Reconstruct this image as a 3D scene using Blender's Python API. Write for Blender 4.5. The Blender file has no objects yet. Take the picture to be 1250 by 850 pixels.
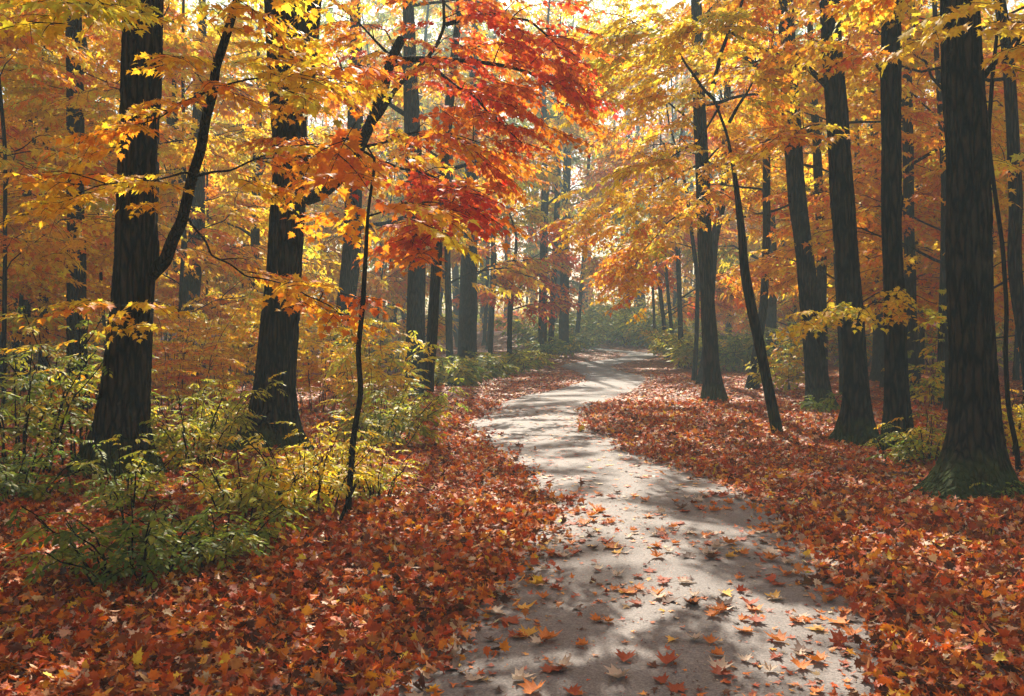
import bpy, math, random
import numpy as np
rng = np.random.default_rng(11)
random.seed(11)
sc = bpy.context.scene
COL = sc.collection
R = math.radians
F = 1100.0; HZ = 405.0; EYE = 1.6

def at(u, v, d):                     # a sight line of the survey turned into a world point, d metres out
    return np.array([(u-625)/F*d, d, EYE-(v-HZ)/F*d])

# ------------------------------------------------------------------ path course
def rise(y): return .00024*np.clip(np.asarray(y,float)-20,0,None)**2     # the ground climbs gently into the wood
ROWS = [(-6,.0,2.05),(0,.15,2.05),(2.5,.22,2.05),(3.95,.46,2.05),(4.69,.78,2.1),(5.97,1.10,2.05),(7.18,1.27,2.0),(8.58,1.33,1.98),
        (10.06,1.12,1.95),(12.3,.66,1.85),(15.3,.20,2.0),(18.5,.52,2.0)]
_yy = np.arange(18,70,.05); _vv = HZ+(EYE-rise(_yy))/_yy*F
for v,ul,ur in ((485,642,747),(476,690,771),(467,716,786),(460,719,783),(453,705,752),(448,688,740),(444,698,751),(440,740,778),(436,765,798),(432,770,798),(429,746,768)):
    y = float(_yy[np.argmin(abs(_vv-v))]); ROWS.append((y,((ul+ur)/2-625)/F*y,(ur-ul)/F*y*1.12))
y = ROWS[-1][0]; ROWS += [(y+8,ROWS[-1][1]-2.5,1.8),(95,0,2.2)]
ROWS = np.array(ROWS, float)
YS = np.arange(-6, 95, .05)
def smooth(a, n=15):
    k = np.ones(n)/n
    return np.convolve(np.pad(a, n//2, mode='edge'), k, mode='valid')[:len(a)]
PC = smooth(smooth(np.interp(YS, ROWS[:,0], ROWS[:,1]), 25),25)
PW = smooth(np.interp(YS, ROWS[:,0], ROWS[:,2]), 21)
def pc(y): return np.interp(y, YS, PC)
def pw(y): return np.interp(y, YS, PW)

# ------------------------------------------------------------------ value noise
_g = rng.random((64,64))
def vn(x, y, s=1.0, off=0.0):
    x = np.asarray(x,float)/s+off+1000; y = np.asarray(y,float)/s+off*1.7+1000
    xi = np.floor(x).astype(int); yi = np.floor(y).astype(int)
    fx = x-xi; fy = y-yi; fx = fx*fx*(3-2*fx); fy = fy*fy*(3-2*fy)
    a=_g[xi%64,yi%64]; b=_g[(xi+1)%64,yi%64]; c=_g[xi%64,(yi+1)%64]; d=_g[(xi+1)%64,(yi+1)%64]
    return (a*(1-fx)+b*fx)*(1-fy)+(c*(1-fx)+d*fx)*fy
def edge_dist(x, y):                 # metres outside the path's edge (negative on it)
    return np.abs(x-pc(y))-pw(y)/2
def ground(x, y):
    x = np.asarray(x,float); y = np.asarray(y,float)
    e = np.clip(edge_dist(x,y),0,None)
    m = np.clip(e/2.5,0,1); m = m*m*(3-2*m)
    z = -.012+.02*np.clip(e/.4,0,1)+m*((vn(x,y,2.6)-.5)*.16+(vn(x,y,.9,3.)-.5)*.05)*(1-.8*np.clip((y-15)/25,0,1))
    far = np.clip((np.hypot(x,y)-60)/80,0,1)
    m6 = np.clip((e-5)/10,0,1)
    return z+m6*(vn(x,y,14,7.)-.5)*.5*np.clip(y/30,0,1)+far*far*3.0+rise(np.clip(y,0,110))

# ------------------------------------------------------------------ object helpers
def link(o, parent=None):
    COL.objects.link(o)
    if parent is not None: o.parent = parent
    return o
def tag(o, label=None, cat=None, group=None, kind=None):
    if label: o['label'] = label
    if cat: o['category'] = cat
    if group: o['group'] = group
    if kind: o['kind'] = kind
    return o
def empty(name, loc):
    o = bpy.data.objects.new(name, None); o.location = [float(c) for c in loc]; o.empty_display_size = .2
    return link(o)
def mesh_obj(name, V, T, mats, parent=None, col=None, midx=None, smoothf=False, quads=False):
    V = np.asarray(V, np.float32); T = np.asarray(T, np.int32); n = T.shape[1]
    if parent is not None: V = V-np.array(parent.location, np.float32)
    me = bpy.data.meshes.new(name)
    me.vertices.add(len(V)); me.vertices.foreach_set('co', V.ravel())
    me.loops.add(T.size); me.loops.foreach_set('vertex_index', T.ravel())
    me.polygons.add(len(T))
    me.polygons.foreach_set('loop_start', np.arange(0, T.size, n, dtype=np.int32))
    me.polygons.foreach_set('loop_total', np.full(len(T), n, np.int32))
    for m in mats: me.materials.append(m)
    if midx is not None: me.polygons.foreach_set('material_index', np.asarray(midx, np.int32))
    if smoothf: me.polygons.foreach_set('use_smooth', np.ones(len(T), bool))
    if col is not None:
        a = me.color_attributes.new('Col', 'FLOAT_COLOR', 'POINT')
        c = np.ones((len(V),4), np.float32); c[:,:3] = col
        a.data.foreach_set('color', c.ravel())
    me.update(calc_edges=True)
    return link(bpy.data.objects.new(name, me), parent)

# ------------------------------------------------------------------ materials
def newmat(name):
    m = bpy.data.materials.new(name); m.use_nodes = True
    nt = m.node_tree; nt.nodes.clear()
    return m, nt, nt.nodes.new('ShaderNodeOutputMaterial')
def leafmat(name, trans=.5, rough=.5, spec=.3, tgain=1.0):
    m, nt, out = newmat(name); N = nt.nodes.new; L = nt.links.new
    a = N('ShaderNodeAttribute'); a.attribute_name = 'Col'
    p = N('ShaderNodeBsdfPrincipled'); p.inputs['Roughness'].default_value = rough; p.inputs['Specular IOR Level'].default_value = spec
    tcv = N('ShaderNodeTexCoord'); vz = N('ShaderNodeTexNoise'); vz.inputs['Scale'].default_value = 34; vz.inputs['Detail'].default_value = 3
    L(tcv.outputs['Object'], vz.inputs['Vector'])
    vr = N('ShaderNodeValToRGB'); ve = vr.color_ramp.elements; ve[0].position = .3; ve[0].color = (.78,.62,.6,1); ve[1].position = .7; ve[1].color = (1.12,1.18,1.1,1)
    x_ = ve.new(.5); x_.color = (1,1,1,1); L(vz.outputs['Fac'], vr.inputs['Fac'])
    vm = N('ShaderNodeMix'); vm.data_type = 'RGBA'; vm.blend_type = 'MULTIPLY'; vm.inputs['Factor'].default_value = 1
    L(a.outputs['Color'], vm.inputs['A']); L(vr.outputs['Color'], vm.inputs['B']); colv = vm.outputs['Result']
    L(colv, p.inputs['Base Color'])
    nz = N('ShaderNodeTexNoise'); nz.inputs['Scale'].default_value = 60; nz.inputs['Detail'].default_value = 2
    tc = N('ShaderNodeTexCoord'); L(tc.outputs['Object'], nz.inputs['Vector'])
    bp = N('ShaderNodeBump'); bp.inputs['Strength'].default_value = .35; bp.inputs['Distance'].default_value = .01
    L(nz.outputs['Fac'], bp.inputs['Height']); L(bp.outputs['Normal'], p.inputs['Normal'])
    t = N('ShaderNodeBsdfTranslucent')
    g = N('ShaderNodeGamma'); g.inputs['Gamma'].default_value = tgain; L(colv, g.inputs['Color'])
    L(g.outputs['Color'], t.inputs['Color'])
    mx = N('ShaderNodeMixShader'); mx.inputs['Fac'].default_value = trans
    L(p.outputs[0], mx.inputs[1]); L(t.outputs[0], mx.inputs[2]); L(mx.outputs[0], out.inputs['Surface'])
    return m
M_LEAF = leafmat('crown_leaf', .58, .55, .12, .8)
M_HERB = leafmat('herb_leaf', .5, .5, .22, .85)
M_LITTER = leafmat('dry_leaf', .22, .55, .2)

def barkmat(name, c1, c2, vs=1.0, moss=0.0):
    m, nt, out = newmat(name); N = nt.nodes.new; L = nt.links.new
    p = N('ShaderNodeBsdfPrincipled'); p.inputs['Roughness'].default_value = .95; p.inputs['Specular IOR Level'].default_value = .06
    tc = N('ShaderNodeTexCoord'); mp = N('ShaderNodeMapping'); mp.inputs['Scale'].default_value = (19*vs,19*vs,2.6*vs)
    L(tc.outputs['Object'], mp.inputs['Vector'])
    nz = N('ShaderNodeTexNoise'); nz.inputs['Scale'].default_value = 1.6; nz.inputs['Detail'].default_value = 6; nz.inputs['Distortion'].default_value = .6
    L(mp.outputs[0], nz.inputs['Vector'])
    vo = N('ShaderNodeTexVoronoi'); vo.feature = 'DISTANCE_TO_EDGE'; vo.inputs['Scale'].default_value = 1.0
    mxv = N('ShaderNodeMix'); mxv.data_type = 'VECTOR'; mxv.inputs['Factor'].default_value = .12
    L(mp.outputs[0], mxv.inputs['A']); L(nz.outputs['Color'], mxv.inputs['B']); L(mxv.outputs['Result'], vo.inputs['Vector'])
    cr = N('ShaderNodeMath'); cr.operation = 'MULTIPLY'; cr.inputs[1].default_value = 2.2; cr.use_clamp = True
    L(vo.outputs['Distance'], cr.inputs[0])
    h = N('ShaderNodeMath'); h.operation = 'MULTIPLY_ADD'; h.inputs[1].default_value = .6
    L(nz.outputs['Fac'], h.inputs[0]); L(cr.outputs[0], h.inputs[2])
    ra = N('ShaderNodeValToRGB'); ra.color_ramp.elements[0].position = .42; ra.color_ramp.elements[0].color = (*c1,1)
    ra.color_ramp.elements[1].position = 1.3/1.5; ra.color_ramp.elements[1].color = (*c2,1)
    L(h.outputs[0], ra.inputs['Fac'])
    colout = ra.outputs['Color']
    # lichen blotches
    lz = N('ShaderNodeTexNoise'); lz.inputs['Scale'].default_value = 2.2; lz.inputs['Detail'].default_value = 5
    L(tc.outputs['Object'], lz.inputs['Vector'])
    lr = N('ShaderNodeMapRange'); lr.inputs['From Min'].default_value = .58; lr.inputs['From Max'].default_value = .72
    L(lz.outputs['Fac'], lr.inputs['Value'])
    lm = N('ShaderNodeMath'); lm.operation = 'MULTIPLY'; lm.inputs[1].default_value = .35; L(lr.outputs[0], lm.inputs[0])
    mc = N('ShaderNodeMix'); mc.data_type = 'RGBA'; L(lm.outputs[0], mc.inputs['Factor']); L(colout, mc.inputs['A']); mc.inputs['B'].default_value = (.075,.08,.055,1)
    colout = mc.outputs['Result']
    if moss > 0:
        sp = N('ShaderNodeSeparateXYZ'); L(tc.outputs['Object'], sp.inputs[0])
        mr = N('ShaderNodeMapRange'); mr.inputs['From Min'].default_value = .75; mr.inputs['From Max'].default_value = .0
        L(sp.outputs['Z'], mr.inputs['Value'])
        mz = N('ShaderNodeTexNoise'); mz.inputs['Scale'].default_value = 5; mz.inputs['Detail'].default_value = 6; L(tc.outputs['Object'], mz.inputs['Vector'])
        mm = N('ShaderNodeMath'); mm.operation = 'MULTIPLY'; L(mr.outputs[0], mm.inputs[0]); L(mz.outputs['Fac'], mm.inputs[1])
        m2 = N('ShaderNodeMapRange'); m2.inputs['From Min'].default_value = .18; m2.inputs['From Max'].default_value = .42; m2.inputs['To Max'].default_value = moss
        L(mm.outputs[0], m2.inputs['Value'])
        m3 = N('ShaderNodeMix'); m3.data_type = 'RGBA'; L(m2.outputs[0], m3.inputs['Factor']); L(colout, m3.inputs['A']); m3.inputs['B'].default_value = (.05,.075,.018,1)
        colout = m3.outputs['Result']
    L(colout, p.inputs['Base Color'])
    bp = N('ShaderNodeBump'); bp.inputs['Strength'].default_value = 1.0; bp.inputs['Distance'].default_value = .07
    L(h.outputs[0], bp.inputs['Height']); L(bp.outputs['Normal'], p.inputs['Normal'])
    L(p.outputs[0], out.inputs['Surface'])
    return m
M_BARK = barkmat('furrowed_bark', (.0015,.0012,.001), (.047,.032,.021), 1.0, .85)
M_BARK2 = barkmat('smooth_bark', (.006,.005,.0045), (.045,.038,.031), 1.4, .3)
M_TWIG = barkmat('twig_bark', (.012,.009,.007), (.035,.026,.02), 2.5)

def pathmat():
    m, nt, out = newmat('worn_asphalt'); N = nt.nodes.new; L = nt.links.new
    p = N('ShaderNodeBsdfPrincipled'); p.inputs['Roughness'].default_value = .75; p.inputs['Specular IOR Level'].default_value = .35
    tc = N('ShaderNodeTexCoord')
    a = N('ShaderNodeTexNoise'); a.inputs['Scale'].default_value = 1.3; a.inputs['Detail'].default_value = 6; a.inputs['Roughness'].default_value = .65
    b = N('ShaderNodeTexVoronoi'); b.inputs['Scale'].default_value = 130
    c = N('ShaderNodeTexNoise'); c.inputs['Scale'].default_value = 55; c.inputs['Detail'].default_value = 4
    for n in (a,b,c): L(tc.outputs['Object'], n.inputs['Vector'])
    ra = N('ShaderNodeValToRGB'); ra.color_ramp.elements[0].position=.3; ra.color_ramp.elements[0].color=(.140,.127,.126,1)
    ra.color_ramp.elements[1].position=.7; ra.color_ramp.elements[1].color=(.215,.195,.191,1)
    L(a.outputs['Fac'], ra.inputs['Fac'])
    rb = N('ShaderNodeValToRGB'); rb.color_ramp.elements[0].position=.0; rb.color_ramp.elements[0].color=(.35,.33,.33,1)
    rb.color_ramp.elements[1].position=1; rb.color_ramp.elements[1].color=(1.5,1.45,1.4,1)
    sx = N('ShaderNodeSeparateColor'); L(b.outputs['Color'], sx.inputs[0]); 
    ad = N('ShaderNodeMath'); ad.operation='MULTIPLY_ADD'; ad.inputs[1].default_value=.6; L(sx.outputs[0], ad.inputs[0])
    sc2 = N('ShaderNodeMath'); sc2.operation='MULTIPLY'; sc2.inputs[1].default_value=.5; L(c.outputs['Fac'], sc2.inputs[0]); L(sc2.outputs[0], ad.inputs[2])
    L(ad.outputs[0], rb.inputs['Fac'])
    mx = N('ShaderNodeMix'); mx.data_type='RGBA'; mx.blend_type='MULTIPLY'; mx.inputs['Factor'].default_value=1
    L(ra.outputs['Color'], mx.inputs['A']); L(rb.outputs['Color'], mx.inputs['B']); L(mx.outputs['Result'], p.inputs['Base Color'])
    bp = N('ShaderNodeBump'); bp.inputs['Strength'].default_value=.8; bp.inputs['Distance'].default_value=.006
    L(ad.outputs[0], bp.inputs['Height']); L(bp.outputs['Normal'], p.inputs['Normal'])
    L(p.outputs[0], out.inputs['Surface'])
    return m
def soilmat():
    m, nt, out = newmat('leafy_soil'); N = nt.nodes.new; L = nt.links.new
    p = N('ShaderNodeBsdfPrincipled'); p.inputs['Roughness'].default_value = .9
    tc = N('ShaderNodeTexCoord')
    v = N('ShaderNodeTexVoronoi'); v.inputs['Scale'].default_value = 9; L(tc.outputs['Object'], v.inputs['Vector'])
    s = N('ShaderNodeSeparateColor'); L(v.outputs['Color'], s.inputs[0])
    ra = N('ShaderNodeValToRGB'); e = ra.color_ramp.elements
    e[0].position=0; e[0].color=(.03,.010,.005,1); e[1].position=1; e[1].color=(.42,.09,.015,1)
    x=e.new(.5); x.color=(.14,.03,.01,1); x=e.new(.8); x.color=(.26,.06,.02,1)
    L(s.outputs[0], ra.inputs['Fac']); L(ra.outputs[0], p.inputs['Base Color'])
    bp = N('ShaderNodeBump'); bp.inputs['Distance'].default_value=.05; L(v.outputs['Distance'], bp.inputs['Height']); L(bp.outputs[0], p.inputs['Normal'])
    L(p.outputs[0], out.inputs['Surface'])
    return m

# ------------------------------------------------------------------ palettes (true leaf colours)
YEL=(.90,.61,.022); GOLD=(.88,.45,.012); ORG=(.86,.26,.008); DORG=(.78,.17,.010); RED=(.78,.075,.014); CRIM=(.55,.025,.015)
LIME=(.60,.60,.04); OLIVE=(.32,.33,.03); GREEN=(.21,.29,.022); DGREEN=(.10,.165,.02); RUST=(.34,.075,.015)
PAL = dict(
 orange=[(ORG,4),(GOLD,5),(DORG,.8),(YEL,1.6)], gold=[(GOLD,5),(YEL,4),(ORG,2),(LIME,.6)], yellow=[(YEL,5),(GOLD,2),(LIME,2.5)],
 lime=[(LIME,5),(YEL,2.5),(OLIVE,2)], red=[(RED,5),(DORG,4),(CRIM,.8),(ORG,2)], redorange=[(DORG,4),(ORG,3),(RED,3),(GOLD,.6)],
 green=[(GREEN,5),(OLIVE,3),(DGREEN,2),(YEL,.15)], olive=[(OLIVE,4),(LIME,2),(GREEN,3),(YEL,.5)], rust=[(RUST,3),(DORG,3),(ORG,1.5)],
 mix=[(GOLD,4),(ORG,2),(YEL,3),(DORG,.5),(LIME,1.3)], herb=[(LIME,4),(YEL,3),(OLIVE,1.2)], dark=[(DGREEN,4),(GREEN,4),(OLIVE,2)])
def pick(pal, n):
    c = np.array([p[0] for p in PAL[pal]]); w = np.array([p[1] for p in PAL[pal]],float)
    return c[rng.choice(len(c), n, p=w/w.sum())]

# ------------------------------------------------------------------ leaf shapes (length 1 along +x, lying in xy)
def leaf_maple(level):
    if level == 0: half=[(.20,-.08),(.18,.06),(.48,.10),(.34,.24),(.52,.48),(.28,.44),(.20,.52),(.22,.68),(.10,.66)]
    elif level == 1: half=[(.30,-.04),(.17,.16),(.50,.42),(.17,.46)]
    else: half=[(.34,.22),(.14,.40)]
    pts=[(0,0)]+half+[(0,1)]+[(-x,y) for x,y in half[::-1]]
    V=[(.3,0,0)]+[(y,x,0) for x,y in pts]
    n=len(pts); T=[(0,1+i,1+(i+1)%n) for i in range(n)]
    return np.array(V,float),np.array(T)
def leaf_lance(level):
    if level<=1:
        V=[(0,0,0),(.3,.21,0),(.3,0,0),(.3,-.21,0),(.65,.18,0),(.65,0,0),(.65,-.18,0),(1,0,0)]
        T=[(0,2,1),(0,3,2),(1,2,5),(1,5,4),(2,3,6),(2,6,5),(4,5,7),(5,6,7)]
    else:
        V=[(0,0,0),(.45,.2,0),(1,0,0),(.45,-.2,0)]; T=[(0,2,1),(0,3,2)]
    return np.array(V,float),np.array(T)
def curl(V, fold, droop):
    V=V.copy(); V[:,2]+=np.abs(V[:,1])*fold-V[:,0]**2*droop; return V
def rotm(az, pitch, roll):           # arrays -> (n,3,3) ; pitch>0 tips +x downward
    az,pitch,roll=[np.atleast_1d(np.asarray(a,float)) for a in (az,pitch,roll)]
    n=max(len(az),len(pitch),len(roll)); az=np.broadcast_to(az,n); pitch=np.broadcast_to(pitch,n); roll=np.broadcast_to(roll,n)
    ca,sa,cp,sp,cr,sr=np.cos(az),np.sin(az),np.cos(pitch),np.sin(pitch),np.cos(roll),np.sin(roll)
    z=np.zeros(n); o=np.ones(n)
    A=np.stack([ca,-sa,z,sa,ca,z,z,z,o],-1).reshape(n,3,3)
    B=np.stack([cp,z,sp,z,o,z,-sp,z,cp],-1).reshape(n,3,3)
    C=np.stack([o,z,z,z,cr,-sr,z,sr,cr],-1).reshape(n,3,3)
    return A@B@C
def tri_tube(P, r0, r1):
    P=np.asarray(P,float); n=len(P); V=[];T=[]
    for i,p in enumerate(P):
        r=r0+(r1-r0)*i/(n-1)
        d=P[min(i+1,n-1)]-P[max(i-1,0)]; d/=np.linalg.norm(d)+1e-9
        a=np.cross(d,(0,0,1) if abs(d[2])<.9 else (1,0,0)); a/=np.linalg.norm(a); b=np.cross(d,a)
        for k in range(3):
            t=k*2.094; V.append(p+r*(math.cos(t)*a+math.sin(t)*b))
    for i in range(n-1):
        for k in range(3):
            a0=i*3+k; b0=i*3+(k+1)%3; T+= [(a0,b0,b0+3),(a0,b0+3,a0+3)]
    return np.array(V),np.array(T)

class Tmpl: pass
def make_spray(kind, level, leaf, seed):
    r=np.random.default_rng(seed); Vs=[];Ts=[];ids=[];tw=[]; n=0; lid=0
    def add(V,T,i,is_tw):
        nonlocal n
        Vs.append(V);Ts.append(T+n);ids.append(np.full(len(V),i));tw.append(np.full(len(T),is_tw)); n+=len(V)
    shape=(leaf_lance if kind=='herb' else leaf_maple)(level)
    def twig(p0, az, L, droop, nn, sz):
        nonlocal lid
        ts=np.linspace(0,1,5); d=np.array([math.cos(az),math.sin(az)])
        P=np.array([[p0[0]+d[0]*L*t,p0[1]+d[1]*L*t,p0[2]-droop*L*t*t] for t in ts])
        V,T=tri_tube(P,.0045 if level<2 else .008,.0015 if level<2 else .004); add(V,T,0,1)
        for j in range(nn):
            t=(j+.6)/nn
            p=np.array([np.interp(t,ts,P[:,k]) for k in range(3)])
            sides=(1,-1) if j<nn-1 else (0,)
            if kind!='herb' and level==2 and j<nn-1: sides=((1,-1)[j%2],)
            for s in sides:
                a=az+s*r.uniform(.55,1.15)+r.normal(0,.12)
                pit=r.uniform(.15,.75) if kind!='herb' else r.uniform(.1,.5)
                S=sz*r.uniform(.72,1.2)*(1-.25*t if kind!='herb' else 1.1-.45*abs(t-.4))
                Mx=rotm(a,pit,r.normal(0,.35))[0]
                LV=curl(shape[0],r.uniform(-.05,.35),r.uniform(.0,.35))*S
                pet=.02 if kind=='herb' else .045*r.uniform(.5,1.5)
                lid+=1
                add(LV@Mx.T+p+np.array([math.cos(a),math.sin(a),-.3])*pet,shape[1],lid,0)
    if kind=='herb':
        twig((0,0,0),0,.42,.35,7 if level<2 else 5,leaf)
    else:
        twig((0,0,0),0,.75,.22,8 if level<2 else 7,leaf)
        for s in (1,-1,1):
            t=r.uniform(.1,.6)
            twig((.75*t,0,-.22*.75*t*t),s*r.uniform(.5,.9),.42*r.uniform(.7,1.1),.3,4,leaf)
    o=Tmpl(); o.V=np.concatenate(Vs);o.T=np.concatenate(Ts);o.id=np.concatenate(ids);o.tw=np.concatenate(tw);o.n=lid+1
    return o
SPR={}
for kind,leafs in (('maple',(.115,.15,.24)),('herb',(.12,.14,.2))):
    for lv in (0,1,2):
        SPR[kind,lv]=[make_spray(kind,lv,leafs[lv],100*lv+k+(7 if kind=='herb' else 0)) for k in range(4)]

class Foliage:                        # gathers sprays, becomes one foliage mesh of one plant
    def __init__(s): s.items=[]
    def add(s,pos,az,pitch,scale,cols,kind='maple',lv=1,roll=None,jit=.16):
        pos=np.atleast_2d(pos); n=len(pos)
        s.items.append((pos,np.broadcast_to(az,n),np.broadcast_to(pitch,n),np.broadcast_to(scale,n),cols,kind,lv,rng.normal(0,.22,n),jit))
    def build(s,parent,mat=None,name='foliage'):
        Vs=[];Ts=[];Cs=[];Ms=[]; off=0
        for pos,az,pitch,scale,cols,kind,lv,roll,jit in s.items:
            which=rng.integers(0,4,len(pos))
            for k in range(4):
                ix=np.where(which==k)[0]
                if not len(ix): continue
                t=SPR[kind,lv][k]; m=len(ix)
                Rm=rotm(az[ix],pitch[ix],roll[ix])*scale[ix][:,None,None]
                V=np.einsum('nij,vj->nvi',Rm,t.V)+pos[ix][:,None,:]
                c0=cols[ix][:,None,:]*np.ones((1,t.n,1))
                # each leaf keeps its spray's hue but a third of them turn to a neighbour's
                sw=rng.random((m,t.n))<.3; o=cols[rng.integers(0,len(cols),(m,t.n))]
                c0=np.where(sw[...,None],o,c0)
                c0=c0*np.exp(rng.normal(0,jit,(m,t.n,1)))*(1+rng.normal(0,.07,(m,t.n,3)))
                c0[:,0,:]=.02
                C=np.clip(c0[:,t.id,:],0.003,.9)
                nv=len(t.V)
                T=t.T[None]+(np.arange(m)*nv)[:,None,None]+off
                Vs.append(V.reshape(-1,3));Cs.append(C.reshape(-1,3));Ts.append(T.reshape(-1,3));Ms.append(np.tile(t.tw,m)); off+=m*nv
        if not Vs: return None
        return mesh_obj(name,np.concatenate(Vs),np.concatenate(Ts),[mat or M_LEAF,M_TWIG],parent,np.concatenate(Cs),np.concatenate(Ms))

# ------------------------------------------------------------------ wood
def resample(P, R_, step):
    P=np.asarray(P,float); R_=np.asarray(R_,float)
    s=np.concatenate([[0],np.cumsum(np.linalg.norm(np.diff(P,axis=0),axis=1))]); n=max(4,int(s[-1]/step)+1)
    q=np.linspace(0,s[-1],n)
    # catmull-ish smoothing: fine linear then box filter
    fine=np.linspace(0,s[-1],n*6); PF=np.stack([np.interp(fine,s,P[:,k]) for k in range(3)],1); RF=np.interp(fine,s,R_)
    w=max(3,int(len(fine)/max(len(P)-1,1)*.5)|1); h=w//2
    def sm(a):
        pad=np.concatenate([2*a[0]-a[1:h+1][::-1],a,2*a[-1]-a[-h-1:-1][::-1]]) if h>0 and len(a)>h+1 else a
        return np.convolve(pad,np.ones(w)/w,mode='valid')
    PF=np.stack([sm(PF[:,k]) for k in range(3)],1); RF=sm(RF)
    sf=np.linspace(0,s[-1],len(PF))
    return np.stack([np.interp(q,sf,PF[:,k]) for k in range(3)],1),np.interp(q,sf,RF),q
def _ridge(t,z):
    def p(t,z,k):
        xi=np.floor(t).astype(int); fx=t-xi; fx=fx*fx*(3-2*fx); zi=int(math.floor(z)); fz=z-zi; fz=fz*fz*(3-2*fz)
        A=_g[xi%64,(zi+k)%64]*(1-fx)+_g[(xi+1)%64,(zi+k)%64]*fx; B=_g[xi%64,(zi+1+k)%64]*(1-fx)+_g[(xi+1)%64,(zi+1+k)%64]*fx
        return A*(1-fz)+B*fz
    n=p(t,z,0); return np.clip(1-np.abs(2*n-1)*1.6,0,1)*.7+p(t*2%64,z*2.7,17)*.3
def tube(P,Rr,seg,q=None,flare=0,rough=.04,lobes=None,base_z=None,knots=0,seed=0):
    r=np.random.default_rng(seed); n=len(P); th=np.linspace(0,2*math.pi,seg,endpoint=False)
    ph=r.uniform(0,6.28,6); V=np.zeros((n,seg,3))
    kn=[(r.uniform(.05,.95)*n,r.uniform(0,6.28),r.uniform(.12,.3)) for _ in range(knots)]
    D=np.gradient(P,axis=0); D/=np.linalg.norm(D,axis=1)[:,None]+1e-9
    up=np.array([1.,0,0]) if abs(D[0][0])<.8 else np.array([0,0,1.])
    for i in range(n):
        d=D[i]; a=up-d*np.dot(up,d); a/=np.linalg.norm(a); b=np.cross(d,a)
        z=P[i][2]-(base_z if base_z is not None else P[0][2])
        f=1+rough*(np.sin(2*th+ph[0]+z*1.3)+.7*np.sin(3*th+ph[1]-z*2.1)+.5*np.sin(5*th+ph[2]+z*3.3)+.5*math.sin(z*4.1+ph[3]))
        if flare:
            lb=np.zeros(seg)
            for (ang,amp) in lobes: lb+=amp*np.exp((np.cos(th-ang)-1)*12)
            f=f+flare*(.35*math.exp(-z/.5)+math.exp(-max(z,-.1)/.27)*(.10+lb))
        for (kz,ka,kh) in kn:
            f=f+kh*np.exp(-((i-kz)*np.linalg.norm(P[min(i+1,n-1)]-P[max(i-1,0)])/2/ (Rr[i]*.9+.01))**2)*np.exp((np.cos(th-ka)-1)*9)
        rr=Rr[i]*f
        if seg>60:
            tt=th/(2*math.pi)*64+.8*math.sin(z*2.3+ph[4])+.5*math.sin(z*5.9+ph[5])
            a1=_ridge(tt,z*8.)
            rr=rr+(a1-.5)*.022*min(1,Rr[i]/.15)
        V[i]=P[i]+rr[:,None]*(np.cos(th)[:,None]*a+np.sin(th)[:,None]*b)
    T=[]
    i=np.arange(n-1)[:,None]*seg; k=np.arange(seg)[None]; k2=(k+1)%seg
    Q=np.stack([i+k,i+k2,i+seg+k2,i+seg+k],-1).reshape(-1,4)
    V=V.reshape(-1,3)
    V=np.concatenate([V,P[-1:]+D[-1:]*Rr[-1]]); tip=len(V)-1; l=(n-1)*seg
    capq=np.array([[l+j,l+(j+1)%seg,tip,tip] for j in range(seg)])
    return V,Q,capq
def wood(name,P,Rr,seg,step,mat,parent,**kw):
    P=np.asarray(P,float); Rr=np.asarray(Rr,float)
    if len(Rr)!=len(P): Rr=np.interp(np.linspace(0,1,len(P)),np.linspace(0,1,len(Rr)),Rr)
    P2,R2,q=resample(P,Rr,step)
    V,Q,cap=tube(P2,R2,seg,**kw)
    T=np.concatenate([Q[:,[0,1,2]],Q[:,[0,2,3]],cap[:,:3]])
    o=mesh_obj(name,V,T,[mat],parent,smoothf=True); return o,P2,R2

def polyfrac(P,t):
    P=np.asarray(P); s=np.concatenate([[0],np.cumsum(np.linalg.norm(np.diff(P,axis=0),axis=1))]); s/=s[-1]
    p=np.stack([np.interp(t,s,P[:,k]) for k in range(3)],-1)
    p2=np.stack([np.interp(np.clip(np.asarray(t)+.03,0,1),s,P[:,k]) for k in range(3)],-1)
    p1=np.stack([np.interp(np.clip(np.asarray(t)-.03,0,1),s,P[:,k]) for k in range(3)],-1)
    return p,p2-p1
def wob(P,amp,seed=None,per=.35):     # gives a surveyed limb its small natural kinks
    P=np.asarray(P,float); L=np.linalg.norm(np.diff(P,axis=0),axis=1).sum(); n=max(len(P),int(L/per)+2)
    t=np.linspace(0,1,n); Q,_=polyfrac(P,t); J=rng.normal(0,amp,(n,3)); J[0]=0
    return Q+J
def sprays_along(fol,P,n,t0,width,pal,lv,scale=1.,drop=.15,kind='maple',vj=.08,pal2=None,split=.6,jit=.16,gaze=None,spread=.9):
    t=t0+(1-t0)*rng.random(n)**.85
    p,d=polyfrac(P,t); az=np.arctan2(d[:,1],d[:,0]); side=rng.choice([-1,1],n)
    wv=np.abs(rng.normal(0,width*.6,n))*(1.15-.55*t)
    a2=az+side*rng.uniform(.15,spread,n)
    lat=np.stack([-np.sin(az)*side,np.cos(az)*side,np.zeros(n)],1)
    pos=p+lat*wv[:,None]+np.stack([np.zeros(n),np.zeros(n),rng.normal(0,vj,n)-wv*.2],1)
    cols=pick(pal,n)
    if pal2 is not None:
        c2=pick(pal2,n); m=rng.random(n)<np.clip((t-split)/.25+.5,0,1); cols=np.where(m[:,None],c2,cols)
    fol.add(pos,a2,drop+rng.normal(0,.14,n),scale*rng.uniform(.75,1.25,n),cols,kind,lv,jit=jit)

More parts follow.
